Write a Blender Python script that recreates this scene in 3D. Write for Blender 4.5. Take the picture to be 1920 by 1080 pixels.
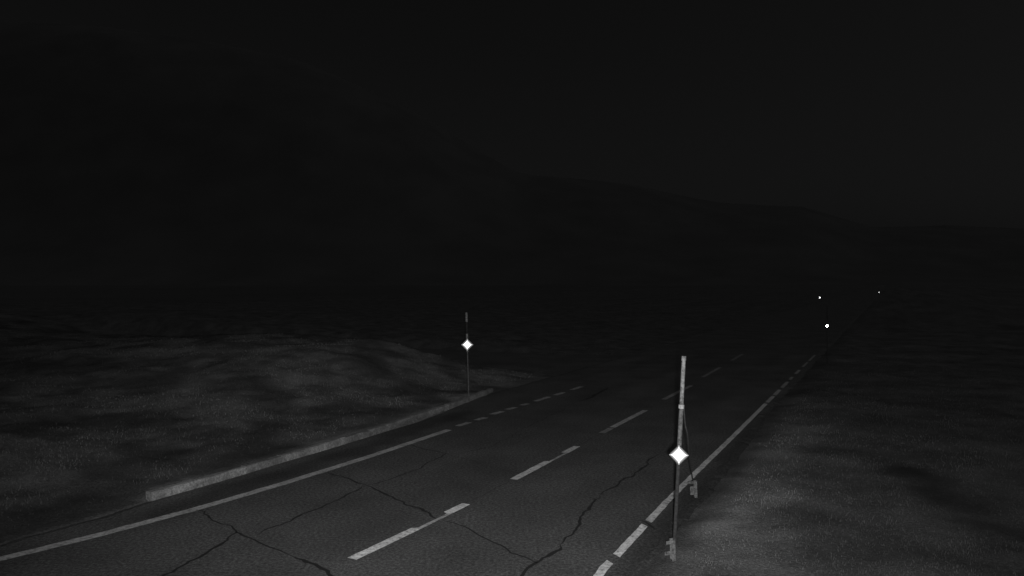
import bpy, bmesh, math, random
import numpy as np
from mathutils import Vector, Matrix, noise as mn

random.seed(7); rng = np.random.default_rng(7)
scene = bpy.context.scene
for o in list(bpy.data.objects): bpy.data.objects.remove(o)
C = scene.collection
R = math.radians

# ---------------------------------------------------------------- camera
H = 3.6                 # camera height on its roadside mast
F = 1500.0              # focal length in pixels of a 1920 px wide picture
HOR = 530.0             # row of the horizon
cam_d = bpy.data.cameras.new('camera'); cam = bpy.data.objects.new('camera', cam_d); C.objects.link(cam)
cam.location = (0, 0, H); cam.rotation_euler = (R(90), 0, 0)
cam_d.sensor_fit = 'HORIZONTAL'; cam_d.sensor_width = 36; cam_d.lens = 36 * F / 1920
cam_d.shift_y = -(540 - HOR) / 1920
cam_d.clip_end = 12000; cam_d.clip_start = 0.1
scene.camera = cam
scene.render.resolution_x = 1024; scene.render.resolution_y = 576

# ---------------------------------------------------------------- night sky, added fill sun, infra-red lamp of the camera mast
SUN_EL, SUN_AZ = 56, 100
w = bpy.data.worlds.new('World'); scene.world = w; w.use_nodes = True
nt = w.node_tree; nt.nodes.clear()
sky = nt.nodes.new('ShaderNodeTexSky'); sky.sky_type = 'NISHITA'; sky.sun_disc = False
sky.sun_elevation = R(SUN_EL); sky.sun_rotation = R(SUN_AZ); sky.dust_density = 3.0; sky.air_density = 1.0
bw = nt.nodes.new('ShaderNodeRGBToBW')
bg = nt.nodes.new('ShaderNodeBackground'); bg.inputs['Strength'].default_value = 0.0018
wo = nt.nodes.new('ShaderNodeOutputWorld')
nt.links.new(sky.outputs[0], bw.inputs[0]); nt.links.new(bw.outputs[0], bg.inputs['Color']); nt.links.new(bg.outputs[0], wo.inputs[0])

sd = bpy.data.lights.new('fill_sun', 'SUN'); sun = bpy.data.objects.new('fill_sun', sd); C.objects.link(sun)
sd.energy = 0.23; sd.angle = R(70); sd.color = (1, 1, 1)  # added to lift ground and hills above black, too wide for shadows
az, el = R(SUN_AZ), R(SUN_EL)
sdir = Vector((math.sin(az) * math.cos(el), math.cos(az) * math.cos(el), math.sin(el)))
sun.rotation_euler = sdir.to_track_quat('Z', 'Y').to_euler()

ld = bpy.data.lights.new('infrared_lamp', 'SPOT'); lamp = bpy.data.objects.new('infrared_lamp', ld); C.objects.link(lamp)
lamp.location = (0.09, -0.05, H - 0.10)
ld.energy = 12400; ld.spot_size = R(64); ld.spot_blend = 1.0; ld.shadow_soft_size = 0.05
lamp.scale = (1.8, 1.0, 1.0)          # wide flat beam
aim = Vector((1.2, 30.0, 2.3))
lamp.rotation_euler = (lamp.location - aim).to_track_quat('Z', 'Y').to_euler()

vs = scene.view_settings
vs.view_transform = 'Standard'; vs.look = 'None'; vs.exposure = 0; vs.gamma = 1; vs.use_curve_mapping = False

# ---------------------------------------------------------------- frame of the road: s along it, t to its right
YAW = math.atan2(1670 - 960, F); SY, CY = math.sin(YAW), math.cos(YAW)
def st(s, t): return (s * SY + t * CY, s * CY - t * SY)
def to_st(x, y): return (x * SY + y * CY, x * CY - y * SY)
def gp(px, py, z=0.0):                       # a measured point of the survey on level z
    Z = F * (H - z) / (py - HOR)
    return Vector(((px - 960) * Z / F, Z, z))
def pxs(pts): return [gp(*p) for p in pts]

# ---------------------------------------------------------------- materials (all grey: an infra-red picture)
def mat(name, build):
    m = bpy.data.materials.new(name); m.use_nodes = True
    n = m.node_tree; b = n.nodes['Principled BSDF']; build(n, b); return m
def N(n, typ, **kw):
    x = n.nodes.new(typ)
    for k, v in kw.items():
        if k in x.inputs: x.inputs[k].default_value = v
        else: setattr(x, k, v)
    return x
def ramp(n, src, stops):
    r = n.nodes.new('ShaderNodeValToRGB'); n.links.new(src, r.inputs[0])
    els = r.color_ramp.elements
    while len(els) < len(stops): els.new(0.5)
    for e, (p, v) in zip(els, stops): e.position = p; e.color = (v, v, v, 1)
    return r.outputs[0]
def pos(n):
    return n.nodes.new('ShaderNodeNewGeometry').outputs['Position']
def noise(n, scale, detail=4, rough=0.55, vec=None):
    x = N(n, 'ShaderNodeTexNoise', Scale=scale, Detail=detail, Roughness=rough)
    n.links.new(vec if vec else pos(n), x.inputs['Vector']); return x.outputs['Fac']
def mul(n, a, b, op='MULTIPLY'):
    x = n.nodes.new('ShaderNodeMath'); x.operation = op
    for i, v in enumerate((a, b)):
        if isinstance(v, (int, float)): x.inputs[i].default_value = v
        else: n.links.new(v, x.inputs[i])
    return x.outputs[0]
def attr(n, name):
    a = n.nodes.new('ShaderNodeAttribute'); a.attribute_name = name; return a.outputs['Fac']
def bump(n, b, src, strength, dist):
    bp = N(n, 'ShaderNodeBump', Strength=strength, Distance=dist)
    n.links.new(src, bp.inputs['Height']); n.links.new(bp.outputs[0], b.inputs['Normal'])

def asphalt(base, with_tone):
    def f(n, b):
        grain = ramp(n, noise(n, 21, 7, 0.85), [(0.33, 0.15), (0.5, 1.0), (0.66, 2.2)])
        patch = ramp(n, noise(n, 0.55, 5, 0.6), [(0.3, 0.78), (0.7, 1.2)])
        v = mul(n, mul(n, grain, patch), base)
        if with_tone: v = mul(n, v, attr(n, 'tone'))
        n.links.new(v, b.inputs['Base Color'])
        b.inputs['Roughness'].default_value = 0.9; b.inputs['Specular IOR Level'].default_value = 0.05
        bump(n, b, noise(n, 55, 3, 0.7), 0.6, 0.01)
    return f
M = {}
M['asphalt'] = mat('asphalt', asphalt(0.057, True))
M['side_asphalt'] = mat('side_asphalt', asphalt(0.057, False))
def f(n, b):
    b.inputs['Base Color'].default_value = (0.010, 0.010, 0.010, 1); b.inputs['Roughness'].default_value = 0.85
    b.inputs['Specular IOR Level'].default_value = 0.2
M['tar'] = mat('crack_tar', f)
def paint(base):
    def f(n, b):
        wear = ramp(n, noise(n, 13, 7, 0.8), [(0.36, 0.12), (0.47, 0.75), (0.62, 1.15)])
        dirt = ramp(n, noise(n, 2.1, 4, 0.6), [(0.3, 0.62), (0.7, 1.05)])
        v = mul(n, mul(n, mul(n, wear, dirt), base), attr(n, 'tone'))
        n.links.new(v, b.inputs['Base Color']); b.inputs['Roughness'].default_value = 0.8
        bump(n, b, noise(n, 60, 3, 0.7), 0.5, 0.006)
    return f
M['paint'] = mat('road_paint', paint(0.60))
M['edge_paint'] = mat('worn_edge_paint', paint(0.50))
def f(n, b):
    g = ramp(n, noise(n, 24, 6, 0.8), [(0.34, 0.35), (0.66, 1.6)])
    p = ramp(n, noise(n, 3.1, 5, 0.65), [(0.32, 0.5), (0.68, 1.3)])
    oi = n.nodes.new('ShaderNodeObjectInfo').outputs['Random']
    p = mul(n, p, ramp(n, oi, [(0.0, 0.72), (1.0, 1.12)]))
    n.links.new(mul(n, mul(n, g, p), 0.105), b.inputs['Base Color']); b.inputs['Roughness'].default_value = 0.95
    bump(n, b, noise(n, 40, 4, 0.7), 0.5, 0.01)
M['concrete'] = mat('kerb_concrete', f)
def f(n, b):
    g = ramp(n, noise(n, 26, 5, 0.75), [(0.28, 0.4), (0.5, 0.95), (0.75, 1.8)])
    p = ramp(n, noise(n, 1.1, 6, 0.65), [(0.28, 0.55), (0.5, 0.95), (0.72, 1.35)])
    n.links.new(mul(n, mul(n, mul(n, g, p), attr(n, 'tone')), 0.085), b.inputs['Base Color'])
    b.inputs['Roughness'].default_value = 1.0; b.inputs['Specular IOR Level'].default_value = 0.1
    bump(n, b, noise(n, 18, 5, 0.7), 0.7, 0.04)
M['soil'] = mat('soil_and_turf', f)
def f(n, b):
    n.links.new(mul(n, attr(n, 'tone'), 0.085), b.inputs['Base Color']); b.inputs['Roughness'].default_value = 1.0
    b.inputs['Specular IOR Level'].default_value = 0.05
M['grass'] = mat('dry_grass', f)
def f(n, b):
    p = ramp(n, noise(n, 0.012, 5, 0.5), [(0.3, 0.9), (0.7, 1.1)])
    n.links.new(mul(n, p, 0.064), b.inputs['Base Color']); b.inputs['Roughness'].default_value = 1.0
    b.inputs['Specular IOR Level'].default_value = 0.0
M['hill'] = mat('hill_heath', f)
def metal(base, rough, spots=0.5):
    def f(n, b):
        g = ramp(n, noise(n, 22, 5, 0.75), [(0.36, 1 - spots), (0.52, 0.95), (0.66, 1.35)])
        n.links.new(mul(n, g, base), b.inputs['Base Color']); b.inputs['Roughness'].default_value = rough; b.inputs['Specular IOR Level'].default_value = 0.15
    return f
M['pole_white'] = mat('weathered_white_paint', metal(0.105, 0.8, 0.75))
M['pole_grey'] = mat('dull_grey_tube', metal(0.058, 0.85, 0.7))
M['pole_dark'] = mat('galvanised_tube', metal(0.019, 0.95))
M['pole_black'] = mat('black_band', metal(0.012, 0.8))
M['rope'] = mat('weathered_rope', metal(0.032, 0.95))
M['clamp'] = mat('clamp_steel', metal(0.17, 0.7, 0.2))
M['steel'] = mat('post_steel', metal(0.064, 0.85, 0.75))
def f(n, b):
    b.inputs['Base Color'].default_value = (0.92, 0.92, 0.92, 1); b.inputs['Metallic'].default_value = 1.0
    b.inputs['Roughness'].default_value = 0.17
M['lens'] = mat('mirror_prism_reflector', f)

# ---------------------------------------------------------------- helpers
def link(name, me, m, parent=None, kind=None, label=None, cat=None, group=None):
    o = bpy.data.objects.new(name, me); C.objects.link(o)
    if m: me.materials.append(m)
    if parent: o.parent = parent
    if kind: o['kind'] = kind
    if label: o['label'] = label
    if cat: o['category'] = cat
    if group: o['group'] = group
    return o
def thing(name, loc, label, cat, group=None):
    o = bpy.data.objects.new(name, None); C.objects.link(o); o.location = loc; o.empty_display_size = 0.2
    o['label'] = label; o['category'] = cat
    if group: o['group'] = group
    return o
def bm_obj(name, bm, m, parent=None, smooth=False, **kw):
    me = bpy.data.meshes.new(name)
    bmesh.ops.recalc_face_normals(bm, faces=bm.faces[:]); bm.to_mesh(me); bm.free()
    if smooth:
        for p in me.polygons: p.use_smooth = True
    return link(name, me, m, parent, **kw)
def set_tone(me, vals):
    a = me.attributes.new('tone', 'FLOAT', 'POINT'); a.data.foreach_set('value', np.asarray(vals, dtype=np.float32))
def grid_mesh(name, P, nu, nv):
    me = bpy.data.meshes.new(name)
    idx = np.arange(nu * nv).reshape(nu, nv)
    q = np.stack([idx[:-1, :-1], idx[:-1, 1:], idx[1:, 1:], idx[1:, :-1]], -1).reshape(-1, 4)
    me.from_pydata(P.reshape(-1, 3).tolist(), [], q.tolist()); me.update(); return me
def up(me):
    if me.polygons and sum(p.normal.z for p in list(me.polygons)[:50]) < 0: me.flip_normals()
def tube(bm, a, b, r0, r1, n=14, cap=True):
    a, b = Vector(a), Vector(b); d = (b - a); q = d.to_track_quat('Z', 'Y')
    ring = []
    for c, r in ((a, r0), (b, r1)):
        ring.append([bm.verts.new(c + q @ Vector((r * math.cos(2 * math.pi * k / n), r * math.sin(2 * math.pi * k / n), 0))) for k in range(n)])
    for k in range(n): bm.faces.new((ring[0][k], ring[0][(k + 1) % n], ring[1][(k + 1) % n], ring[1][k]))
    if cap: bm.faces.new(ring[0][::-1]); bm.faces.new(ring[1])
def box(bm, lo, hi, bev=0.0):
    r = bmesh.ops.create_cube(bm, size=1.0)
    for v in r['verts']:
        v.co = Vector([lo[i] + (v.co[i] + 0.5) * (hi[i] - lo[i]) for i in range(3)])
    if bev:
        es = list({e for v in r['verts'] for e in v.link_edges})
        bmesh.ops.bevel(bm, geom=es, offset=bev, segments=2, affect='EDGES')
def nz(x, y, z=0.0): return mn.noise(Vector((x, y, z)))
def fbm(x, y, z=0.0, o=4): return mn.fractal(Vector((x, y, z)), 0.9, 2.0, o)

# ---------------------------------------------------------------- ground sheet
KS0, KS1 = 9.45, 22.6                # kerb from s to s
KT = -11.12                          # its road face
RT = -2.72                           # right rim of the asphalt
SR0, SR1 = 30.5, 37.0                # side road mouth
def ktl(s): return KT - 0.72 * smooth(17.5, 22.5, s)
def smooth(a, b, x):
    u = min(1, max(0, (x - a) / (b - a))); return u * u * (3 - 2 * u)
def rim_r(s): return RT + 0.16 * nz(s * 0.9, 3.1) + 0.10 * nz(s * 3.3, 8.2) - 0.35 * smooth(13, 26, s)
def ground_z(s, t):
    if t > RT - 0.9:
        u = t - (RT - 0.9)
        z = -0.05 + 0.065 * smooth(0.5, 1.2, u) + 0.05 * fbm(s * 0.5, t * 0.5, 1) * smooth(0.8, 2.5, u)
        z += 0.25 * fbm(s * 0.05, t * 0.05, 5) * smooth(3, 14, u) - 0.5 * smooth(8, 40, u) * (1 - smooth(60, 200, u))
        return z
    if t < ktl(s):
        u = ktl(s) - t
        kerb = smooth(KS0 - 0.05, KS0 + 0.3, s) * (1 - smooth(KS1 - 0.3, KS1 + 1.0, s))
        z = -0.02 + 0.125 * kerb
        if u < 0.10: z = -0.05
        z += 0.075 * fbm(s * 0.6, t * 0.6, 2) * smooth(0.3, 1.2, u) + 0.035 * u * smooth(0.2, 6, u) * (1 - smooth(30, 120, u))
        z += (0.95 * smooth(0.3, 7.5, u) * (1 - 0.75 * smooth(9, 24, u)) * smooth(13, 24, s)) * (1 - smooth(30, 36, s))
        z += 0.10 * fbm(s * 0.55, t * 0.55, 14) * smooth(1.2, 5, u)
        z += 0.11 * fbm(s * 0.14, t * 0.14, 9) * smooth(1.0, 6, u) * (1 - 0.85 * smooth(SR0 - 6, SR1, s))
        mouth = smooth(SR0 - 3.2, SR0, s) * (1 - smooth(SR1, SR1 + 2.0, s)) * (1 - smooth(30, 45, u))
        z = z * (1 - mouth) - 0.06 * mouth
        return z
    return -0.05
DITCH = [gp(*p) for p in ((1690, 885), (1745, 905), (1790, 945), (1850, 985), (1930, 1012), (2030, 1030))]
def seg_d(p, pl):
    best = 9e9
    for a, b in zip(pl, pl[1:]):
        d = b - a; k = max(0, min(1, (p - a).dot(d) / d.length_squared)); best = min(best, (p - a - d * k).length)
    return best
def ground_tone(x, y, s, t):
    v = 1.0
    if t > RT - 1:
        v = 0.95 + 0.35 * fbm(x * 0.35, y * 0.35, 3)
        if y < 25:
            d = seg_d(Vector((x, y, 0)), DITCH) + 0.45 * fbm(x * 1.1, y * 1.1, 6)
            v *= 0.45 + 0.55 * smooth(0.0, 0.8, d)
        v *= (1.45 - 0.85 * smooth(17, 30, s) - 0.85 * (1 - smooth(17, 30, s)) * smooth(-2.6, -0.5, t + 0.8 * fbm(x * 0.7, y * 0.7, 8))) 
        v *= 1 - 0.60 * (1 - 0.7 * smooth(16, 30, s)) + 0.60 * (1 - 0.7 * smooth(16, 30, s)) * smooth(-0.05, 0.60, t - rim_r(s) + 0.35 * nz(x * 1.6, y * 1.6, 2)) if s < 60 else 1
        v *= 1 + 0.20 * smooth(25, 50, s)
    elif t < ktl(s):
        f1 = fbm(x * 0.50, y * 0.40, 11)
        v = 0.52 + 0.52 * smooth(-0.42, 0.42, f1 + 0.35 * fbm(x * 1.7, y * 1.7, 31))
        v *= (0.82 + 0.42 * smooth(10, 20, s)) * (1 - 0.40 * smooth(7, 17, KT - t))  # lamp falloff toward the far left is put into the tone
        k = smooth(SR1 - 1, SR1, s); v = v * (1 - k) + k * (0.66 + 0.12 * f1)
    return v
def axis(a, b, step, far, sign):
    pts = list(np.arange(a, b + 1e-6, step)); d = step
    x = b
    while x < far: d *= 1.18; x += d; pts.append(x)
    return pts
sa = [-400, -150, -60, -25, -10] + axis(-3, 48, 0.24, 5200, 1)
ta = sorted([-x for x in axis(11.24, 40, 0.24, 5200, 1)] + [KT, KT + 0.05, -7, rim0 := RT - 0.9] + axis(RT - 0.66, 22, 0.24, 4200, 1))
P = np.zeros((len(sa), len(ta), 3)); T = np.zeros((len(sa), len(ta)))
for i, s in enumerate(sa):
    for j, t in enumerate(ta):
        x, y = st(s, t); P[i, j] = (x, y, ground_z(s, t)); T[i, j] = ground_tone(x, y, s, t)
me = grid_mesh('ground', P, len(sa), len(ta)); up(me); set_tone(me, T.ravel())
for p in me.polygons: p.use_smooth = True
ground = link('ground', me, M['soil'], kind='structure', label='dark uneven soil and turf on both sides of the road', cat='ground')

# ---------------------------------------------------------------- road
rs = list(np.arange(-14, 46, 0.2)) + list(np.geomspace(46.3, 900, 60))
rt_frac = np.linspace(0, 1, 44)
P = np.zeros((len(rs), 44, 3)); T = np.zeros((len(rs), 44))
GUT = [gp(*p) for p in ((300, 962), (430, 915), (560, 878), (690, 838), (800, 795), (880, 772))]
for i, s in enumerate(rs):
    a, b = ktl(s) - 0.02, rim_r(s) + 0.05 * nz(s * 7.7, 1.9)
    if s < KS0 or s > KS1: a = ktl(s) + 0.10 * nz(s * 1.3, 0.7) + 0.05 * nz(s * 4, 2.2)
    for j, k in enumerate(rt_frac):
        t = a + (b - a) * k; x, y = st(s, t)
        z = -0.035 if j in (0, 43) else 0.0
        P[i, j] = (x, y, z)
        v = 1.0
        if y < 40:
            d = seg_d(Vector((x, y, 0)), GUT) + 0.22 * nz(x * 1.4, y * 1.4)
            v *= 0.62 + 0.38 * smooth(0.12, 0.5, d)
            v *= 1 - 0.45 * (1 - 0.7 * smooth(16, 30, s)) * smooth(-3.30, -3.02, t + 0.10 * nz(s * 1.1, 4.4))        # darker rim outside the line
            v *= 1 - 0.22 * smooth(0.25, 0.0, abs(t + 3.75 + 0.3 * nz(s * 0.5, 1.0))) if False else 1
            v *= 1 + 0.13 * fbm(s * 0.12, t * 1.1, 4) + 0.07 * math.cos((t + 4.2) * 3.7) * (0.6 + nz(s * 0.3, 5.5))
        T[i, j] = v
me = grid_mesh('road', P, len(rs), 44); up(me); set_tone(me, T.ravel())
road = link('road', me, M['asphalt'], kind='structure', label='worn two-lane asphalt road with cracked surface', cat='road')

# side road mouth on the left, beyond the kerb
P = np.zeros((30, 12, 3))
for i in range(30):
    u = i / 29 * 44
    fl = 2.4 * math.exp(-u / 1.6)
    for j in range(12):
        k = j / 11; s = (SR0 - fl * 0.6) * (1 - k) + (SR1 + fl) * k + 0.12 * nz(u, k * 9) * (1 if j in (0, 11) else 0)
        x, y = st(s + 0.10 * u, ktl(30) + 0.12 - u); P[i, j] = (x, y, -0.006 if 0 < j < 11 else -0.05)
me = grid_mesh('side_road', P, 30, 12); up(me)
link('side_road', me, M['side_asphalt'], kind='structure', label='side road mouth joining the main road beyond the kerb', cat='road')

# ---------------------------------------------------------------- painted markings
def resample(pts, step=0.12):
    out = []; 
    for a, b in zip(pts, pts[1:]):
        n = max(1, int((b - a).length / step))
        for k in range(n): out.append(a.lerp(b, k / n))
    out.append(pts[-1]); return out
def ribbon(name, pts, width, z, m, parent, jit=0.008, wf=None, tone=None, step=0.10, skew=0.0, seed=0.0, thick=0.003):
    pts = resample(pts, step); n = len(pts); bm = bmesh.new(); rows = []
    L = [0.0]
    for a, b in zip(pts, pts[1:]): L.append(L[-1] + (b - a).length)
    tones = []
    for i, p in enumerate(pts):
        d = (pts[min(i + 1, n - 1)] - pts[max(i - 1, 0)]).normalized(); nrm = Vector((d.y, -d.x, 0))
        u = L[i] / L[-1]; lo, hi = (-1, 1) if wf is None else wf(u)
        a = p + nrm * (width / 2 * lo + jit * nz(L[i] * 4, seed)) + d * (-skew); b = p + nrm * (width / 2 * hi + jit * nz(L[i] * 4, seed + 7)) + d * skew
        rows.append((bm.verts.new((a.x, a.y, z)), bm.verts.new((b.x, b.y, z)))); tones += [1.0 if tone is None else tone(u)] * 2
    for r, q in zip(rows, rows[1:]): bm.faces.new((r[0], r[1], q[1], q[0]))
    me = bpy.data.meshes.new(name); bmesh.ops.recalc_face_normals(bm, faces=bm.faces[:]); bm.to_mesh(me); bm.free(); up(me)
    set_tone(me, tones)
    return link(name, me, m, parent)
ZP = 0.004
# right edge line
for k, (a, w_, tn) in enumerate([
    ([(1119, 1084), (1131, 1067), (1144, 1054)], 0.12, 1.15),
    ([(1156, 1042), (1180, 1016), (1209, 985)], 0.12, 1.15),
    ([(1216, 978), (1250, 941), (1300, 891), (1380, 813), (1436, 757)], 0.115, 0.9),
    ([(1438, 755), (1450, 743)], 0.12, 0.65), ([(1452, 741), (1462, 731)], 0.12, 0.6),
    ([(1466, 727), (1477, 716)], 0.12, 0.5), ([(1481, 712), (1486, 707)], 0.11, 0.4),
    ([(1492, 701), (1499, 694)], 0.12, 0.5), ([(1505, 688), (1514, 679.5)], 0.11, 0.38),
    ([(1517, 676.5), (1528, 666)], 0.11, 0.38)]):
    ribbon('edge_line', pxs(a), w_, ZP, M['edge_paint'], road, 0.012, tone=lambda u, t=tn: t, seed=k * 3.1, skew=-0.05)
# left edge line and the short dashes across the side road
ribbon('edge_line', pxs([(-160, 1086), (0, 1048.5), (190, 1002), (380, 951), (530, 907), (690, 857), (842, 806)]), 0.19, ZP, M['edge_paint'], road, 0.02, seed=40,
       tone=lambda u: 0.68 + 0.2 * nz(u * 30, 1.0))
for k, (a, b) in enumerate([((858, 799), (880, 792)), ((893, 788), (910, 783)), ((922, 777), (942, 771.5)), ((950, 768), (967, 764)), ((978, 760), (990, 757)),
                            ((1003, 752.5), (1030, 744)), ((1040, 741), (1057, 736)), ((1072, 731), (1090, 725))]):
    ribbon('edge_dash', pxs([a, b]), 0.17, ZP, M['edge_paint'], road, 0.03, seed=60 + k * 2.3, tone=lambda u: 0.5)
# centre dashes
def wf1(u): return (-1, 1) if u < 0.50 or u > 0.80 else (0.1, 1)
def wf2(u): return (-1, 1) if u < 0.50 or u > 0.76 else (0.2, 0.9)
def tn1(u): return 1.0 if u < 0.50 or u > 0.80 else 0.6
def tn2(u): return 0.85 if u < 0.55 or u > 0.78 else 0.5
for k, (a, wf, tn) in enumerate([
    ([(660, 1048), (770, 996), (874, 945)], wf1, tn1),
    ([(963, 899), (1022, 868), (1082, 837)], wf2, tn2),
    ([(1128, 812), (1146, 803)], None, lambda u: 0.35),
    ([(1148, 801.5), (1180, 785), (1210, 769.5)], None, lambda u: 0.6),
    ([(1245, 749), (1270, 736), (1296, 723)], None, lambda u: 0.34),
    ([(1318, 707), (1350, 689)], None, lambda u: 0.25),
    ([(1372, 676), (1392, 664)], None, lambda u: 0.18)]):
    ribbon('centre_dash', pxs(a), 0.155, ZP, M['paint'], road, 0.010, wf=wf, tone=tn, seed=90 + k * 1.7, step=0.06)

# ---------------------------------------------------------------- cracks
def crack(pts, width, seed):
    P = resample(pxs(pts), 0.09); n = len(P)
    for i in range(1, n - 1):
        P[i] = P[i] + Vector((nz(i * 0.55, seed), nz(i * 0.55, seed + 5), 0)) * 0.055 + Vector((nz(i * 0.17, seed + 9), nz(i * 0.17, seed + 2), 0)) * 0.09
    def wf(u):
        k = 0.55 + 0.9 * abs(nz(u * n * 0.22, seed + 3)) + 0.5 * max(0, nz(u * n * 0.6, seed + 4)); k *= min(1, 0.3 + 6 * min(u, 1 - u)); return (-k, k)
    ribbon('crack', P, width * 1.25, 0.0028, M['tar'], road, 0.006, wf=wf, seed=seed, step=0.5)
for k, (p, w_) in enumerate([
    ([(362, 952), (400, 972), (445, 999), (490, 1018), (552, 1045)], 0.030),
    ([(552, 1045), (590, 1060), (640, 1088)], 0.060),
    ([(290, 1090), (325, 1073), (350, 1055), (395, 1028), (445, 997)], 0.042),
    ([(482, 1004), (520, 987), (560, 968), (622, 943), (690, 910)], 0.040),
    ([(690, 910), (740, 897), (790, 876), (836, 850)], 0.034),
    ([(836, 850), (880, 846), (920, 838), (965, 812), (1015, 788), (1060, 765)], 0.022),
    ([(614, 885), (650, 897), (690, 911)], 0.035),
    ([(690, 911), (730, 930), (770, 949), (826, 975)], 0.045),
    ([(826, 975), (866, 986), (905, 1004), (940, 1027), (1008, 1056)], 0.032),
    ([(960, 1090), (985, 1072), (1008, 1056), (1050, 1022)], 0.050),
    ([(1050, 1022), (1080, 994), (1098, 958), (1124, 930)], 0.048),
    ([(1124, 930), (1160, 907), (1200, 884), (1232, 852)], 0.038),
    ([(770, 832), (800, 842), (836, 850)], 0.03), ([(836, 850), (900, 870), (965, 886), (1040, 896)], 0.016),
    ([(1085, 752), (1110, 744), (1140, 728)], 0.10),
    ([(1196, 975), (1212, 983), (1228, 993)], 0.05),
    ([(880, 941), (925, 915), (958, 901)], 0.014), ([(1088, 834), (1112, 820), (1128, 812)], 0.014)]):
    crack(p, w_, 100 + k * 3.7)

# ---------------------------------------------------------------- kerb of single stones
kerb = thing('kerb', (0, 0, 0), 'pale concrete kerb of single stones along the left edge of the road', 'kerb')
kerb['kind'] = 'structure'
# line of the road face, bending away at the side road
kl = [gp(283, 937), gp(360, 917), gp(445, 893), gp(525, 867), gp(600, 846), gp(690, 818), gp(770, 791), gp(845, 766), gp(890, 749), gp(912, 740), gp(926, 732)]
kl = resample(kl, 0.05); LL = [0.0]
for a, b in zip(kl, kl[1:]): LL.append(LL[-1] + (b - a).length)
def at_len(l):
    i = min(len(LL) - 2, max(0, int(np.searchsorted(LL, l)) - 1)); u = (l - LL[i]) / (LL[i + 1] - LL[i]); return kl[i].lerp(kl[i + 1], u)
prof = [(0, -0.10), (0.004, 0.095), (0.012, 0.118), (0.03, 0.130), (0.135, 0.131), (0.15, 0.12), (0.15, -0.10)]
ns = int(LL[-1] / 0.98); stl = LL[-1] / ns
for i in range(ns):
    a, b = at_len(i * stl + 0.011), at_len((i + 1) * stl - 0.011)
    mid = (a + b) / 2; d = (b - a); L = d.length; d.normalize(); nrm = Vector((-d.y, d.x, 0))
    bm = bmesh.new(); rows = []
    ends = np.linspace(-L / 2, L / 2, 7)
    for q, e in enumerate(ends):
        rows.append([bm.verts.new(d * e + nrm * (u_ + 0.012 * nz(i * 3 + q * 0.8, u_ * 30 + v_ * 9)) + Vector((0, 0, v_ + (0.016 * nz(i * 2.3 + q * 0.9, u_ * 20) if v_ > 0 else 0)))) for u_, v_ in prof])
    for r, q in zip(rows, rows[1:]):
        for k in range(len(prof) - 1): bm.faces.new((r[k], r[k + 1], q[k + 1], q[k]))
    bm.faces.new(rows[0]); bm.faces.new(rows[-1][::-1])
    o = bm_obj('kerb_stone', bm, M['concrete'], kerb)
    o.location = mid + Vector((0, 0, random.uniform(-0.010, 0.006) - (0.05 if i == ns - 1 else 0))) + nrm * random.uniform(-0.012, 0.012)
    o.rotation_euler = (random.uniform(-0.01, 0.01), random.uniform(-0.01, 0.01), random.uniform(-0.012, 0.012))

# ---------------------------------------------------------------- hills
ridge = [(-2600, 330), (-1500, 170), (-700, 60), (-200, 40), (200, 58), (430, 92), (560, 120), (650, 158), (760, 205), (873, 272), (977, 330), (1090, 340), (1182, 349), (1270, 368), (1352, 383), (1506, 390), (1560, 406), (1638, 428), (1780, 424), (1920, 430), (2500, 462), (4300, 505)]
rx = [(p[0] - 960) / F * 1800 for p in ridge]; rh = [H + (HOR - p[1]) / F * 1800 for p in ridge]
xs = np.linspace(rx[0], rx[-1], 260); ds = np.concatenate([np.linspace(1000, 1800, 22), np.linspace(1850, 2800, 14)])
P = np.zeros((len(ds), len(xs), 3))
for i, dd in enumerate(ds):
    for j, x in enumerate(xs):
        h = np.interp(x, rx, rh); u = (dd - 1000) / 800
        k = smooth(0, 1, u) if u <= 1 else 1 - 0.55 * smooth(1, 2.25, u)
        z = h * k + 4 * fbm(x * 0.004, dd * 0.004, 3, 3) * (k if u < 1 else 1) * min(1, max(0.0, abs(u - 1) * 2 + 0.25)) - 3 * (1 - smooth(0, 0.05, u))
        P[i, j] = (x * dd / 1800, dd, z)
me = grid_mesh('hills', P, len(ds), len(xs)); up(me)
for p in me.polygons: p.use_smooth = True
link('hills', me, M['hill'], kind='structure', label='dark rounded hills against the night sky', cat='hill')

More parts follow.
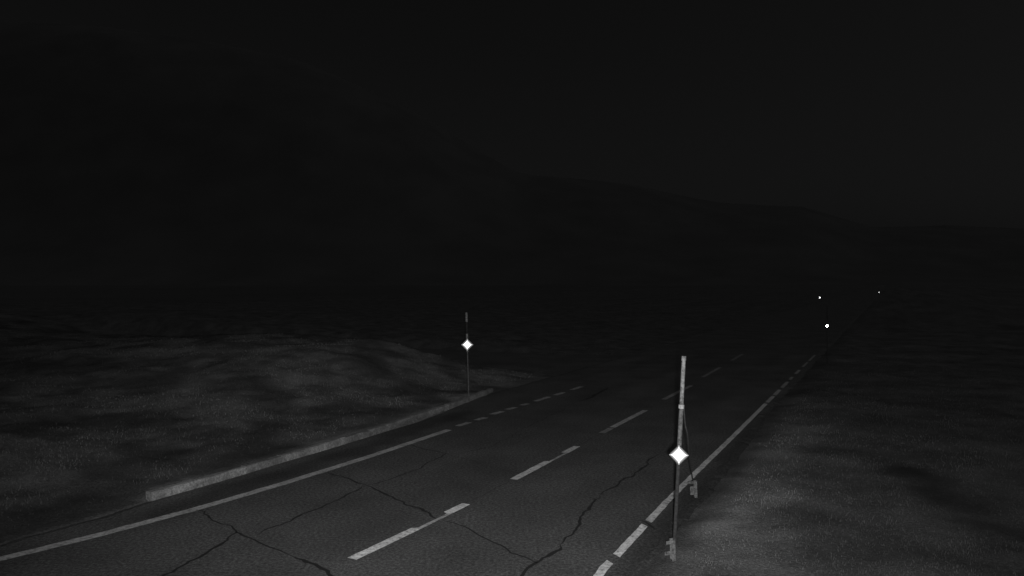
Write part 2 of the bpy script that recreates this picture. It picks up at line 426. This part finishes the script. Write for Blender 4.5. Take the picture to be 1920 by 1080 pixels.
# ---------------------------------------------------------------- roadside snow poles with reflectors
def reflector(parent, loc, half, pole_r, glow_dome=0.0):
    # aimed at camera and lamp; size and diamond outline imitate bloom
    wl = parent.matrix_world @ Vector(loc)
    tgt = ((cam.location + lamp.location) / 2 - wl).normalized()
    q = (-tgt).to_track_quat('Y', 'Z')
    h = half * 1.07
    bm = bmesh.new(); out = []
    def diamond(r, y, rc=0.18):
        v = []
        for k in range(4):
            a = math.pi / 2 * k
            for e in (-rc, 0, rc):
                c = Vector((math.cos(a), 0, math.sin(a))) * r * (1 - abs(rc) * (0.78 if e == 0 else 1.0)); tn = Vector((-math.sin(a), 0, math.cos(a))) * r * e
                v.append(bm.verts.new(c + tn + Vector((0, y, 0))))
        return v
    f0, f1, f2, f3 = diamond(h, 0.028), diamond(h, 0.0), diamond(half, -0.002), diamond(half, 0.010)
    n = len(f0)
    for A, B in ((f0, f1), (f1, f2), (f2, f3)):
        for k in range(n): bm.faces.new((A[k], A[(k + 1) % n], B[(k + 1) % n], B[k]))
    bm.faces.new(f0); bm.faces.new(f3[::-1])
    fr = bm_obj('reflector', bm, M['pole_black'], parent)
    off = tgt * (pole_r + 0.034)
    fr.location = Vector(loc) + off; fr.rotation_mode = 'QUATERNION'; fr.rotation_quaternion = q
    bm = bmesh.new()
    if glow_dome:                                         # facets and dome shaped to imitate a four-pointed glow
        hl = half * 0.97; G = 20; h0 = glow_dome * hl / (2.6 * 1.4142); grid = []
        for i in range(G + 1):
            row = []
            for j in range(G + 1):
                u, v = i / G * 2 - 1, j / G * 2 - 1
                x, z = (u + v) / 2 * hl, (u - v) / 2 * hl; n1 = min(1.0, (abs(x) + abs(z)) / hl)
                row.append(bm.verts.new((x, -0.001 - h0 * (1 - n1 ** 2.6), z)))
            grid.append(row)
        for i in range(G):
            for j in range(G): bm.faces.new((grid[i][j], grid[i + 1][j], grid[i + 1][j + 1], grid[i][j + 1]))
        bmesh.ops.recalc_face_normals(bm, faces=bm.faces[:])
        if bm.faces[G * G // 2].normal.y > 0: bmesh.ops.reverse_faces(bm, faces=bm.faces[:])
        lme = bpy.data.meshes.new('lens'); bm.to_mesh(lme); bm.free()
        for p in lme.polygons: p.use_smooth = True
        link('lens', lme, M['lens'], fr)
    else:
        g0, g1 = diamond(half * 0.985, 0.0), diamond(half * 0.985, 0.007)
        for k in range(n): bm.faces.new((g0[k], g0[(k + 1) % n], g1[(k + 1) % n], g1[k]))
        bm.faces.new(g0); bm.faces.new(g1[::-1])
        bm_obj('lens', bm, M['lens'], fr)
    bm = bmesh.new(); tube(bm, Vector((0, 0.026, 0)), Vector((0, 0.036, 0)), half * 0.25, half * 0.25, 10)
    bm_obj('bracket', bm, M['pole_dark'], fr)
def snow_pole(base, top, segs, refl_h, half, label, group, ring=None, glow_dome=0.0):
    o = thing('snow_pole', base, label, 'snow pole', group)
    bpy.context.view_layer.update()
    o.matrix_world.translation = base
    ax = Vector(top) - Vector(base); Lh = ax.z
    P_ = lambda h: ax * (h / Lh)
    pr = 0.025
    for name, h0, h1, r0, r1, m in segs:
        bm = bmesh.new(); k = 4
        for q in range(k):
            a, b = h0 + (h1 - h0) * q / k, h0 + (h1 - h0) * (q + 1) / k
            tube(bm, P_(a), P_(b), r0 + (r1 - r0) * q / k, r0 + (r1 - r0) * (q + 1) / k, 14, True)
        bmesh.ops.remove_doubles(bm, verts=bm.verts[:], dist=0.0005)
        bm_obj(name, bm, m, o)
        if h0 <= refl_h <= h1: pr = max(r0, r1)
    if ring:
        bm = bmesh.new(); tube(bm, P_(ring - 0.024), P_(ring + 0.024), 0.037, 0.037, 16)
        c = bm_obj('clamp', bm, M['clamp'], o)
        bm = bmesh.new(); tube(bm, P_(ring) + Vector((-0.012, -0.034, 0)), P_(ring) + Vector((-0.012, -0.052, 0)), 0.013, 0.011, 8)
        bm_obj('bolt', bm, M['clamp'], c)
    reflector(o, P_(refl_h), half, pr, glow_dome)
    return o
# near pole: white sleeve above, dull tube in the middle, galvanised foot below
base = gp(1263, 1046); top = Vector((base.x + 0.135, base.y, 2.64)); base.z = -0.02
snow_pole(base, top, [
    ('foot_tube', -0.10, 1.25, 0.024, 0.024, M['pole_dark']),
    ('middle_tube', 1.25, 2.02, 0.030, 0.028, M['pole_grey']),
    ('white_sleeve', 2.02, 2.60, 0.026, 0.026, M['pole_white']),
    ('end_cap', 2.60, 2.66, 0.031, 0.029, M['pole_white'])], 1.365, 0.128,
    'tall grey snow pole roped to a steel stump, large bright reflector halfway up', 'snow poles along the road', ring=2.0, glow_dome=0.24)
# far side pole on the kerb with black band
base = gp(880, 752, 0.12); top = Vector((base.x - 0.07, base.y, base.z + 2.58)); base.z -= 0.02
base += Vector((-0.05, 0.60, 0)); top += Vector((-0.05, 0.60, 0))
snow_pole(base, top, [
    ('foot_tube', -0.10, 1.42, 0.020, 0.020, M['pole_grey']),
    ('white_band', 1.42, 1.96, 0.034, 0.034, M['pole_white']),
    ('black_band', 1.96, 2.32, 0.034, 0.034, M['pole_black']),
    ('white_band', 2.32, 2.60, 0.034, 0.032, M['pole_white'])], 1.63, 0.185,
    'thin snow pole with black and white bands and bright reflector behind the kerb', 'snow poles along the road', glow_dome=0.20)
# three more far down the road, tubes and white bands coloured dark as if unlit
for (px, py, t, half, lab) in [(1551, 611, -2.55, 0.06, 'dark snow pole with a small white reflector beyond the near pole on the same verge'),
                               (1537, 558, -11.6, 0.15, 'remote snow pole with tiny bright reflector on the kerb side beyond the junction'),
                               (1648, 548, -2.5, 0.11, 'farthest snow pole with a faint dot of a reflector at the road end')]:
    kx = (px - 960) / F; Z = t / (kx * CY - SY); X = kx * Z; rh_ = H - (py - HOR) * Z / F
    s_, t_ = to_st(X, Z); b = Vector((X, Z, 0.0)); b.z = ground_z(s_, t_) - 0.02
    tp = b + Vector((0, 0, 2.4))
    g = rh_ - b.z
    snow_pole(b, tp, [('foot_tube', -0.1, g + 0.25, 0.018, 0.018, M['pole_dark']), ('black_band', g + 0.25, g + 0.6, 0.024, 0.024, M['pole_black']),
                      ('white_band', g + 0.6, g + 0.9, 0.024, 0.024, M['pole_dark'])], g, half, lab, 'snow poles along the road')

# ---------------------------------------------------------------- steel stumps beside the near pole
def stump(base, rot, label, arms):
    o = thing('steel_stump', base, label, 'post stump', 'steel stumps on the verge'); o.rotation_euler = (R(2), R(-2.5), rot)
    bm = bmesh.new(); box(bm, (-0.010, -0.045, -0.12), (0.038, -0.039, 0.285), 0.002); bm_obj('flange', bm, M['steel'], o)
    bm = bmesh.new(); box(bm, (-0.010, 0.039, -0.12), (0.038, 0.045, 0.28), 0.002); bm_obj('flange', bm, M['steel'], o)
    bm = bmesh.new(); box(bm, (0.032, -0.0385, -0.12), (0.038, 0.0385, 0.282), 0.0); bm_obj('web', bm, M['steel'], o)
    for (z, L, hh) in arms:
        bm = bmesh.new(); box(bm, (-0.010 - L, -0.051, z), (0.02, -0.0452, z + hh), 0.002); bm_obj('lug', bm, M['steel'], o)
        bm = bmesh.new(); tube(bm, (-L * 0.6, -0.051, z + hh / 2), (-L * 0.6, -0.060, z + hh / 2), 0.010, 0.009, 6); bm_obj('bolt', bm, M['steel'], o)
    return o
b1 = gp(1257, 1046); b1.z = 0.0; b1.y -= 0.10; s1 = stump(b1, R(8), 'short channel-section steel stump at the foot of the near snow pole', [(0.235, 0.075, 0.045), (0.095, 0.10, 0.05)])
b2 = gp(1303, 932); b2.z = -0.005; s2 = stump(b2, R(-6), 'short steel stump against the edge line, behind the near snow pole', [(0.245, 0.10, 0.04), (0.06, 0.07, 0.14)])

# slack rope from the near pole to the second stump
def unp(px, py, Z): return Vector(((px - 960) * Z / F, Z, H - (py - HOR) * Z / F))
rp = [unp(*p) for p in ((1279.5, 747, 10.47), (1283, 775, 10.6), (1285, 797, 10.8), (1289, 815, 11.0), (1291, 840, 11.5), (1294, 868, 12.4), (1299, 899, 13.38))]
bm = bmesh.new()
def cr(p0, p1, p2, p3, u): return 0.5 * ((2 * p1) + (p2 - p0) * u + (2 * p0 - 5 * p1 + 4 * p2 - p3) * u * u + (3 * p1 - p0 - 3 * p2 + p3) * u ** 3)
cur = []
for i in range(len(rp) - 1):
    for k in range(5): cur.append(cr(rp[max(i - 1, 0)], rp[i], rp[i + 1], rp[min(i + 2, len(rp) - 1)], k / 5))
cur.append(rp[-1])
for a, b in zip(cur, cur[1:]): tube(bm, a, b, 0.009, 0.009, 7, True)
bm_obj('rope', bm, M['rope'], label='slack frayed rope hanging from the near snow pole to the steel stump', cat='rope')

# ---------------------------------------------------------------- grass
def blades(name, n, keep, hgt, wid, label):
    Z = np.exp(rng.uniform(math.log(5.0), math.log(48), n)); X = rng.uniform(-0.86, 0.80, n) * Z
    V = []; Tn = []; Fc = []
    for x, y in zip(X, Z):
        s, t = to_st(x, y); d = keep(x, y, s, t)
        if d <= 0 or rng.random() > d: continue
        z = ground_z(s, t)
        h = hgt * (0.45 + 0.9 * rng.random()) * (0.6 + 0.6 * d); wv = wid * (0.6 + 0.8 * rng.random()) * max(1.0, y / 12)
        a = rng.uniform(0, 6.283); dx, dy = math.cos(a) * wv, math.sin(a) * wv
        l = h * rng.uniform(0.2, 1.0); b = rng.uniform(0, 6.283); lx, ly = math.cos(b) * l, math.sin(b) * l
        i = len(V)
        V += [(x - dx, y - dy, z - 0.01), (x + dx, y + dy, z - 0.01), (x + lx * 0.45 + dx * 0.7, y + ly * 0.45 + dy * 0.7, z + h * 0.6), (x + lx * 0.45 - dx * 0.7, y + ly * 0.45 - dy * 0.7, z + h * 0.6), (x + lx, y + ly, z + h)]
        Fc += [(i, i + 1, i + 2, i + 3), (i + 3, i + 2, i + 4)]
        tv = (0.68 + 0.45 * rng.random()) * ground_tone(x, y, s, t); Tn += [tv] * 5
    me = bpy.data.meshes.new(name); me.from_pydata(V, [], Fc); me.update(); set_tone(me, Tn)
    return link(name, me, M['grass'], kind='stuff', label=label, cat='grass')
def keep_r(x, y, s, t):
    e = t - (rim_r(s) + 0.10)
    if e < 0: return 0
    d = smooth(0.0, 0.55, e + 0.35 * nz(x * 2.0, y * 2.0, 4)) * (0.55 + 0.6 * fbm(x * 0.8, y * 0.8, 7))
    if y < 25: d *= smooth(0.1, 0.6, seg_d(Vector((x, y, 0)), DITCH))
    return max(0.0, min(1, d))
def keep_l(x, y, s, t):
    if t > ktl(s) - 0.22: return 0
    if SR0 - 1.0 < s < SR1 + 0.5 and t > -56: return 0
    f1 = fbm(x * 0.50, y * 0.40, 11)
    return max(0.0, min(1, smooth(-0.4, 0.4, f1) * 0.7 + 0.3)) * smooth(0.2, 0.8, ktl(s) - t)
blades('grass', 230000, keep_r, 0.030, 0.0028, 'short pale grass on the verge beside the near snow pole')
blades('grass', 200000, keep_l, 0.036, 0.0032, 'patchy rough grass on the bank behind the kerb')
